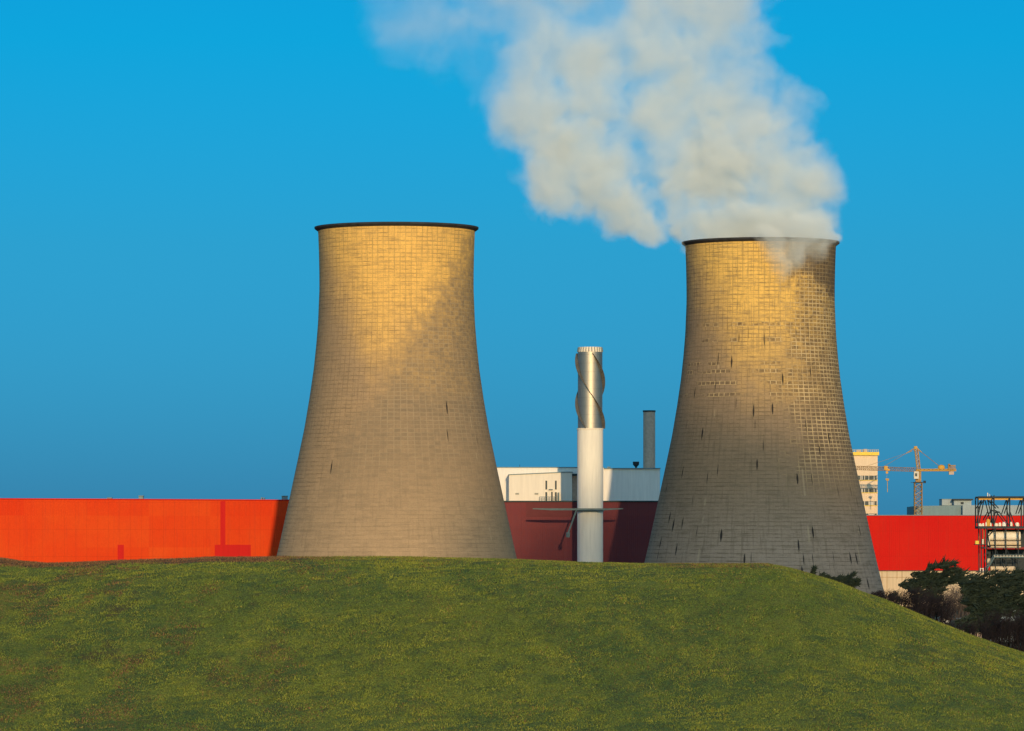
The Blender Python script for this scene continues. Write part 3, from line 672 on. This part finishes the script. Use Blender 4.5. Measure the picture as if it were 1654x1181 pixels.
for a, b0_, b1_, r, mt in ((1588.2,871,880,.20,'cream'), (1594,868,880,.18,'cream'), (1598,862,881,.28,'cream'), (1582,866,879,.06,'rust'), (1586,856,879,.10,'dark'), (1590,856,879,.12,'rust')):
    m = MB(); m.tube(Q(a, b0_, 1), Q(a, b1_, 1), r, n=8); m.build('pipe', MAT[mt], St)
m = MB(); A, Bq = Q(1600, 866, 3), Q(1650, 866, 3); m.tube(A, Bq, 1.1, n=20); m.build('tank', MAT['cream'], St, True)
m = MB(); m.tube(Q(1599.5, 877.5, 2), Q(1650, 877.5, 2), .55, n=12); m.tube(Q(1599,883.5,1.5), Q(1650,883.5,1.5), .2, n=8); m.build('pipe', MAT['base'], St, True)
m = MB(); bmesh.ops.create_uvsphere(m.bm, u_segments=14, v_segments=8, radius=.75, matrix=Matrix.Translation(Q(1597.5, 906.5, 1))); m.build('round_vessel', MAT['base'], St, True)
m = MB(); m.tube(Q(1594, 921, 1), Q(1597, 912, 1), .3, n=8); m.tube(Q(1600.5, 918.5, 1), Q(1640, 918.5, 1), .6, n=10); m.build('duct', MAT['base'], St, True)
m = MB()
for d in (-.8, .4):
    m.tube(Q(1592, 922.5, d), Q(1605.5, 900.5, d), .16, n=4); m.tube(Q(1591, 918.5, d), Q(1605, 896.5, d), .07, n=4)
for k in range(9): p = Q(1592+13.5*k/8, 922.5-22*k/8, -.8); m.box((p.x-.2, YP-.8, p.z-.05), (p.x+.2, YP+.4, p.z+.05))
m.tube(Q(1605.5,900.5,-.8), Q(1655,900.5,-.8), .14, n=4); m.tube(Q(1605,896.5,-.8), Q(1655,896.5,-.8), .07, n=4)
m.build('stair', MAT['teal'], St)
m = MB()
for px in (1583, 1587.6): m.tube(Q(px, 917.5, -.8), Q(px, 924, -.8), .12, n=5)
m.tube(Q(1582.9, 918.5, -.8), Q(1588, 918.5, -.8), .07, n=4); m.build('handrail', MAT['cream'], St)
m = MB()
for px in np.arange(1606, 1660, 5): m.tube(Q(px, 896.5, -.8), Q(px, 900.5, -.8), .06, n=4)
m.tube(Q(1606, 898.5, -.8), Q(1660, 898.5, -.8), .05, n=4); m.build('handrail', MAT['cream'], St)
MB().pbox(1575.5, 1581, 873.6, 878.9, YP-.2, 1.2).build('motor', MAT['yellow'], St)
m = MB(); m.pbox(1591, 1596.5, 927, 941, YP+.2, 1.5); m.build('cabinet', MAT['base'], St)
m = MB(); m.pbox(1603, 1606, 890, 899, YP+3, 1); m.pbox(1594.5,1600,887,903,YP+3.5,2); m.pbox(1600,1660,887,923,YP+7,1.5); m.pbox(1594,1660,855,884,YP+7,1.5); m.build('back_panel', MAT['dark'], St)
m = MB(); m.tube(Q(1596, 796, 1), Q(1596, 803, 1), .12, n=5); m.tube(Q(1599, 798, 1), Q(1599, 803, 1), .07, n=5); m.build('vent_pipe', MAT['cream'], St)
# ------------------------------------------------------------------ plants
def leafmat(name, c1, c2):
    n = N(name); v = n.obj(); f = n.noise(v, .9, 3, .6); g = n.noise(v, 9.0, 2, .6)
    c = n.mix(n.rng(f, .35, .65), c1, c2); c = n.mix(n.M('MULTIPLY', n.rng(g, .5, .7), .5), c, tuple(3.0*q for q in c2))
    return n.fin(c, .75, spec=.2)
LEAF = leafmat('cypress_foliage', (.008,.016,.013), (.018,.027,.016))
BARK = plain('dark_bark', (.035,.024,.022), .9, var=.3, scale=2)
TWIG = plain('bare_twig', (.016,.012,.014), .9, var=.3, scale=2)
def leaves(name, clumps, mat, parent, per, size, Y, dep, sweep=.25):
    """clumps: (px, py, rx px, ry px, angle deg); leaf-sized sprays swept by the wind"""
    vs = []; s = F/Y
    for (px, py, rx, ry, an) in clumps:
        c = W(px, py, Y); rx_, ry_ = rx/s, ry/s; a = math.radians(an); n = int(per*max(rx_*ry_, .25))
        u = rng.normal(0, .46, (n, 3)); u /= np.maximum(1, np.linalg.norm(u, axis=1)/1.25)[:, None]
        X_ = u[:,0]*rx_; Z_ = u[:,1]*ry_; D = u[:,2]*dep*max(.5, min(rx_, ry_))
        ux = c.x+X_*math.cos(a)-Z_*math.sin(a); uz = c.z+X_*math.sin(a)+Z_*math.cos(a); uy = Y+D
        L = size*(.5+1.1*rng.random(n)); th = a+.16+rng.normal(0, .42, n); ph = rng.normal(0, .6, n)
        dx, dz, dy = np.cos(th)*np.cos(ph), np.sin(th)*np.cos(ph), np.sin(ph)
        wx, wz = -np.sin(th), np.cos(th); wd = L*(.07+.07*rng.random(n)); tw = rng.normal(0, .6, n)
        A = np.stack([ux-wx*wd, uy-tw*wd, uz-wz*wd], 1); B_ = np.stack([ux+wx*wd, uy+tw*wd, uz+wz*wd], 1)
        C_ = np.stack([ux+dx*L, uy+dy*L, uz+dz*L], 1)
        vs.append(np.stack([A, B_, C_], 1).reshape(-1, 3))
    V_ = np.concatenate(vs) - np.array(parent.location)
    o = np_mesh(name, V_, np.arange(len(V_)).reshape(-1, 3), mat, 3); o.parent = parent; return o
def tree(name, label, cat, base, Y, limbs, clumps, per=60, size=.5, dep=1.0, r0=.25, group=None, mat=None):
    b = W(base[0], base[1], Y); t = empty(name, b, label, cat, group); s = F/Y
    m = MB()
    top = limbs[0]
    for li in limbs:
        pts = [W(px, py, Y)+Vector((0, (rng.random()-.5)*dep*.6*(i > 0), 0)) for i, (px, py) in enumerate(li)]
        k = len(pts); rr = [r0*(1 if li is limbs[0] else .55)*(1-.8*i/(k-1)) for i in range(k)]
        m.path(pts, rr, 6)
    m.build('trunk', BARK, t)
    if clumps: leaves('crown', clumps, mat or LEAF, t, per, size, Y, dep)
    return t
tree('wind_swept_cypress', 'dark cypress with wind-bent plumes streaming right over the beige wall', 'tree', (1503, 985), 760,
     [[(1503,985),(1502,965),(1504,945),(1500,928),(1504,916)], [(1503,966),(1490,955),(1476,948),(1462,946)], [(1504,950),(1520,940),(1536,934),(1546,931)], [(1502,940),(1515,928),(1530,923)], [(1502,960),(1492,966),(1480,972)], [(1501,955),(1512,955),(1524,948)]],
     [(1512,916,19,2.0,20), (1530,912.5,12,1.1,10), (1536,920,12,1.2,8), (1546,930,13,1.4,12), (1551,938,11,1.3,12), (1540,925,13,1.3,12), (1499,921,9,3.5,40), (1521,914,7,1.2,8), (1522,917.5,5,1.0,5), (1487,930,15,4,-8), (1498,932,15,4.5,10), (1480,927.5,7,2.2,-12), (1524,930,14,2.4,14), (1530,926,10,1.6,10), (1535,937,14,2.4,12), (1541,935,8,1.5,12), (1485,941,18,5,-4), (1468,947,14,3.5,-4), (1456,945.5,5,1.5,-15), (1500,945,17,5,4), (1520,944,16,4,14), (1510,938,16,5,10), (1474,954,12,3.5,0), (1496,958,14,4,0), (1513,955,10,3,8), (1482,966,11,3.5,-4), (1508,968,13,4,4)],
     per=230, size=1.2, dep=1.3, r0=.28, group='wind-bent cypresses right of the mound')
big = []
for k in range(64):
    bx_ = rng.uniform(1562, 1668); big.append((bx_, rng.uniform(942, 985) if rng.random() < .6 else rng.uniform(985, 1024), rng.uniform(9, 18), rng.uniform(3, 6), rng.uniform(-14, 14)))
tree('wind_swept_cypress', 'broad dark cypress mass at the right edge below the steel frame', 'tree', (1592, 1032), 720,
     [[(1592,1032),(1591,1005),(1594,975),(1590,950),(1583,938)], [(1592,990),(1575,975),(1560,966)], [(1593,985),(1612,968),(1630,952)], [(1592,1005),(1610,1000),(1640,985)], [(1591,965),(1575,952),(1562,945)]],
     big+[(1590,931,13,2,22), (1612,930,15,2.2,16), (1636,928,14,2.2,18), (1655,931,13,2.4,10), (1566,958,13,5,0), (1583,938,16,3,-18), (1571,932,8,2.2,-20), (1598,941,18,4,4), (1560,945,12,3,-8), (1569,953,18,5,0), (1553,942,6,1.6,-12), (1615,938,22,4,4), (1640,934,22,5,4), (1580,965,24,7,0), (1610,960,26,8,0), (1567,985,10,4,0), (1560,972,9,3,0), (1575,1002,14,5,0), (1590,1012,12,4,0), (1562,1010,12,6,0), (1547,1005,6,2,0)],
     per=260, size=1.1, dep=1.6, r0=.38, group='wind-bent cypresses right of the mound')
for lab, bp, Y, limbs, cl in (
    ('small dark bush leaning right, highest up the mound edge before the right tower', (1311,929), 470, [[(1311,929),(1313,924),(1316,920)]], [(1312.5,925.5,5,2,52), (1314.5,921.5,3,1.4,60), (1310,928,3,1.2,20)]),
    ('tiny flat dark bush on the mound edge between two larger bushes', (1329,936), 475, [[(1329,937),(1331,932)]], [(1329,931,7,1.9,-4), (1333,932.5,4,1.2,-6), (1326,929.3,3,1.1,10)]),
    ('low dark bush spreading left beside the taller bush before the right tower', (1354,945), 490, [[(1354,946),(1352,939),(1349,935)]], [(1349,936,11,3,0), (1344,935.5,6,1.8,-12), (1356,934,6,2.2,10), (1353,940,8,2.5,-20)]),
    ('largest of the dark wind-bent bushes on the mound edge before the right tower', (1372,952), 495, [[(1372,953),(1372,941),(1376,931)]], [(1372,938,14,4.5,8), (1376,930.5,6,2.2,38), (1368,933,8,2.5,20), (1378,943,9,3.5,-8), (1370,945.5,10,3,-12), (1364,940,6,3,0), (1383,938,4,1.8,-20)])):
    tree('wind_bent_bush', lab, 'bush', bp, Y, limbs, cl, per=800, size=.36, dep=1.0, r0=.07, group='small bushes on the mound edge')
def scrub(name, label, px0, px1, topf, botf, Y, n, col=TWIG, leaf=.0, group='leafless scrub beside the mound', h=1.0):
    b = W((px0+px1)/2, botf((px0+px1)/2), Y); t = empty(name, b, label, 'shrub', group); m = MB(); s = F/Y
    for k in range(n):
        px = rng.uniform(px0, px1); bt, tp = botf(px), topf(px); hgt = (bt-tp)*rng.uniform(.55, 1.0)
        p = W(px, bt, Y)+Vector((0, rng.uniform(-3, 3), 0)); H = hgt/s; r = .045*h
        ln = rng.uniform(-.25, .45)
        mid = p+Vector((ln*H*.4, rng.uniform(-.2,.2)*H, H*.5)); tp_ = p+Vector((ln*H, rng.uniform(-.3,.3)*H, H))
        m.path([p, mid, tp_], [r, r*.7, r*.3], 3)
        for j in range(7):
            f = rng.uniform(.3, 1); q = p.lerp(mid, f*2) if f < .5 else mid.lerp(tp_, f*2-1)
            e_ = q+Vector((rng.uniform(-.25,.35)*H, rng.uniform(-.25,.25)*H, rng.uniform(.05,.32)*H)); m.tube(q, e_, r*.45, r*.2, n=3)
            for i in range(2):
                q2 = q.lerp(e_, rng.uniform(.3,.9)); m.tube(q2, q2+Vector((rng.uniform(-.14,.2)*H, rng.uniform(-.1,.1)*H, rng.uniform(.02,.18)*H)), r*.28, r*.12, n=3)
    m.build('stems', col, t)
    if leaf:
        cl = [(rng.uniform(px0, px1), 0, rng.uniform(5,10), rng.uniform(2.5,5), rng.uniform(-10,20)) for k in range(int((px1-px0)/4))]
        cl = [(a, rng.uniform(topf(a)+3, botf(a)), c, d, e) for a, b_, c, d, e in cl]
        leaves('foliage', cl, LEAF, t, leaf, .3, Y, 1.0)
    return t
hill = lambda px: float(np.interp(px, CPX, CPY))+4
scrub('bare_shrub', 'low purple-brown leafless shrub where the right tower meets the mound', 1402, 1440, lambda p: 953+abs(p-1424)*.25, hill, 560, 90)
scrub('bare_shrub', 'dark tangled shrub with some leaves left of the plumed cypress', 1436, 1486, lambda p: 957-(p-1436)*.18, hill, 600, 110, leaf=160)
scrub('bare_shrub', 'rounded purple-brown leafless shrub below the plumed cypress', 1478, 1530, lambda p: 966-(8 if 1495 < p < 1520 else 0), hill, 640, 170, leaf=60)
scrub('bare_shrub', 'tall pale leafless shrub between the two large cypresses', 1518, 1574, lambda p: 942+abs(p-1544)*.3, lambda p: 1002, 800, 150, col=plain('pale_twig', (.09,.07,.06), .9, var=.25, scale=2))
scrub('bare_shrub', 'thick brown leafless shrub in the bottom right corner beyond the mound', 1590, 1665, lambda p: 992, lambda p: min(1062, hill(p)), 560, 200, leaf=90)
scrub('bare_shrub', 'dark leafy undergrowth under the broad cypress', 1528, 1606, lambda p: 1006, lambda p: min(1046, hill(p)), 600, 120, leaf=150)
# low sheds glimpsed through the trees
for lab, p0, p1, a, b, Y, mt in (('small white flat-roofed shed half hidden right of the plumed cypress', 1520.5, 1533, 997, 1012, 860, 'white'),
                                 ('pale grey hut glimpsed under the broad cypress', 1553, 1586, 999, 1030, 830, 'brick'),
                                 ('cream shed seen through branches at the right edge', 1596, 1640, 977, 1020, 870, 'grey')):
    sh = empty('shed', (W((p0+p1)/2, b, Y).x, Y, 0), lab, 'shed', 'sheds behind the trees')
    a_, b_ = W(p0, a, Y), W(p1, b, Y)
    MB().box((a_.x, Y, 0), (b_.x, Y+6, a_.z-.3)).build('wall', MAT[mt], sh)
    MB().box((a_.x-.3, Y-.4, a_.z-.29), (b_.x+.3, Y+6.3, a_.z)).build('roof', MAT['white'], sh)
    MB().box((a_.x+.8, Y-.06, 0.1), (a_.x+1.6, Y+.05, max(.8, a_.z-1.0))).build('door', MAT['dark'], sh)
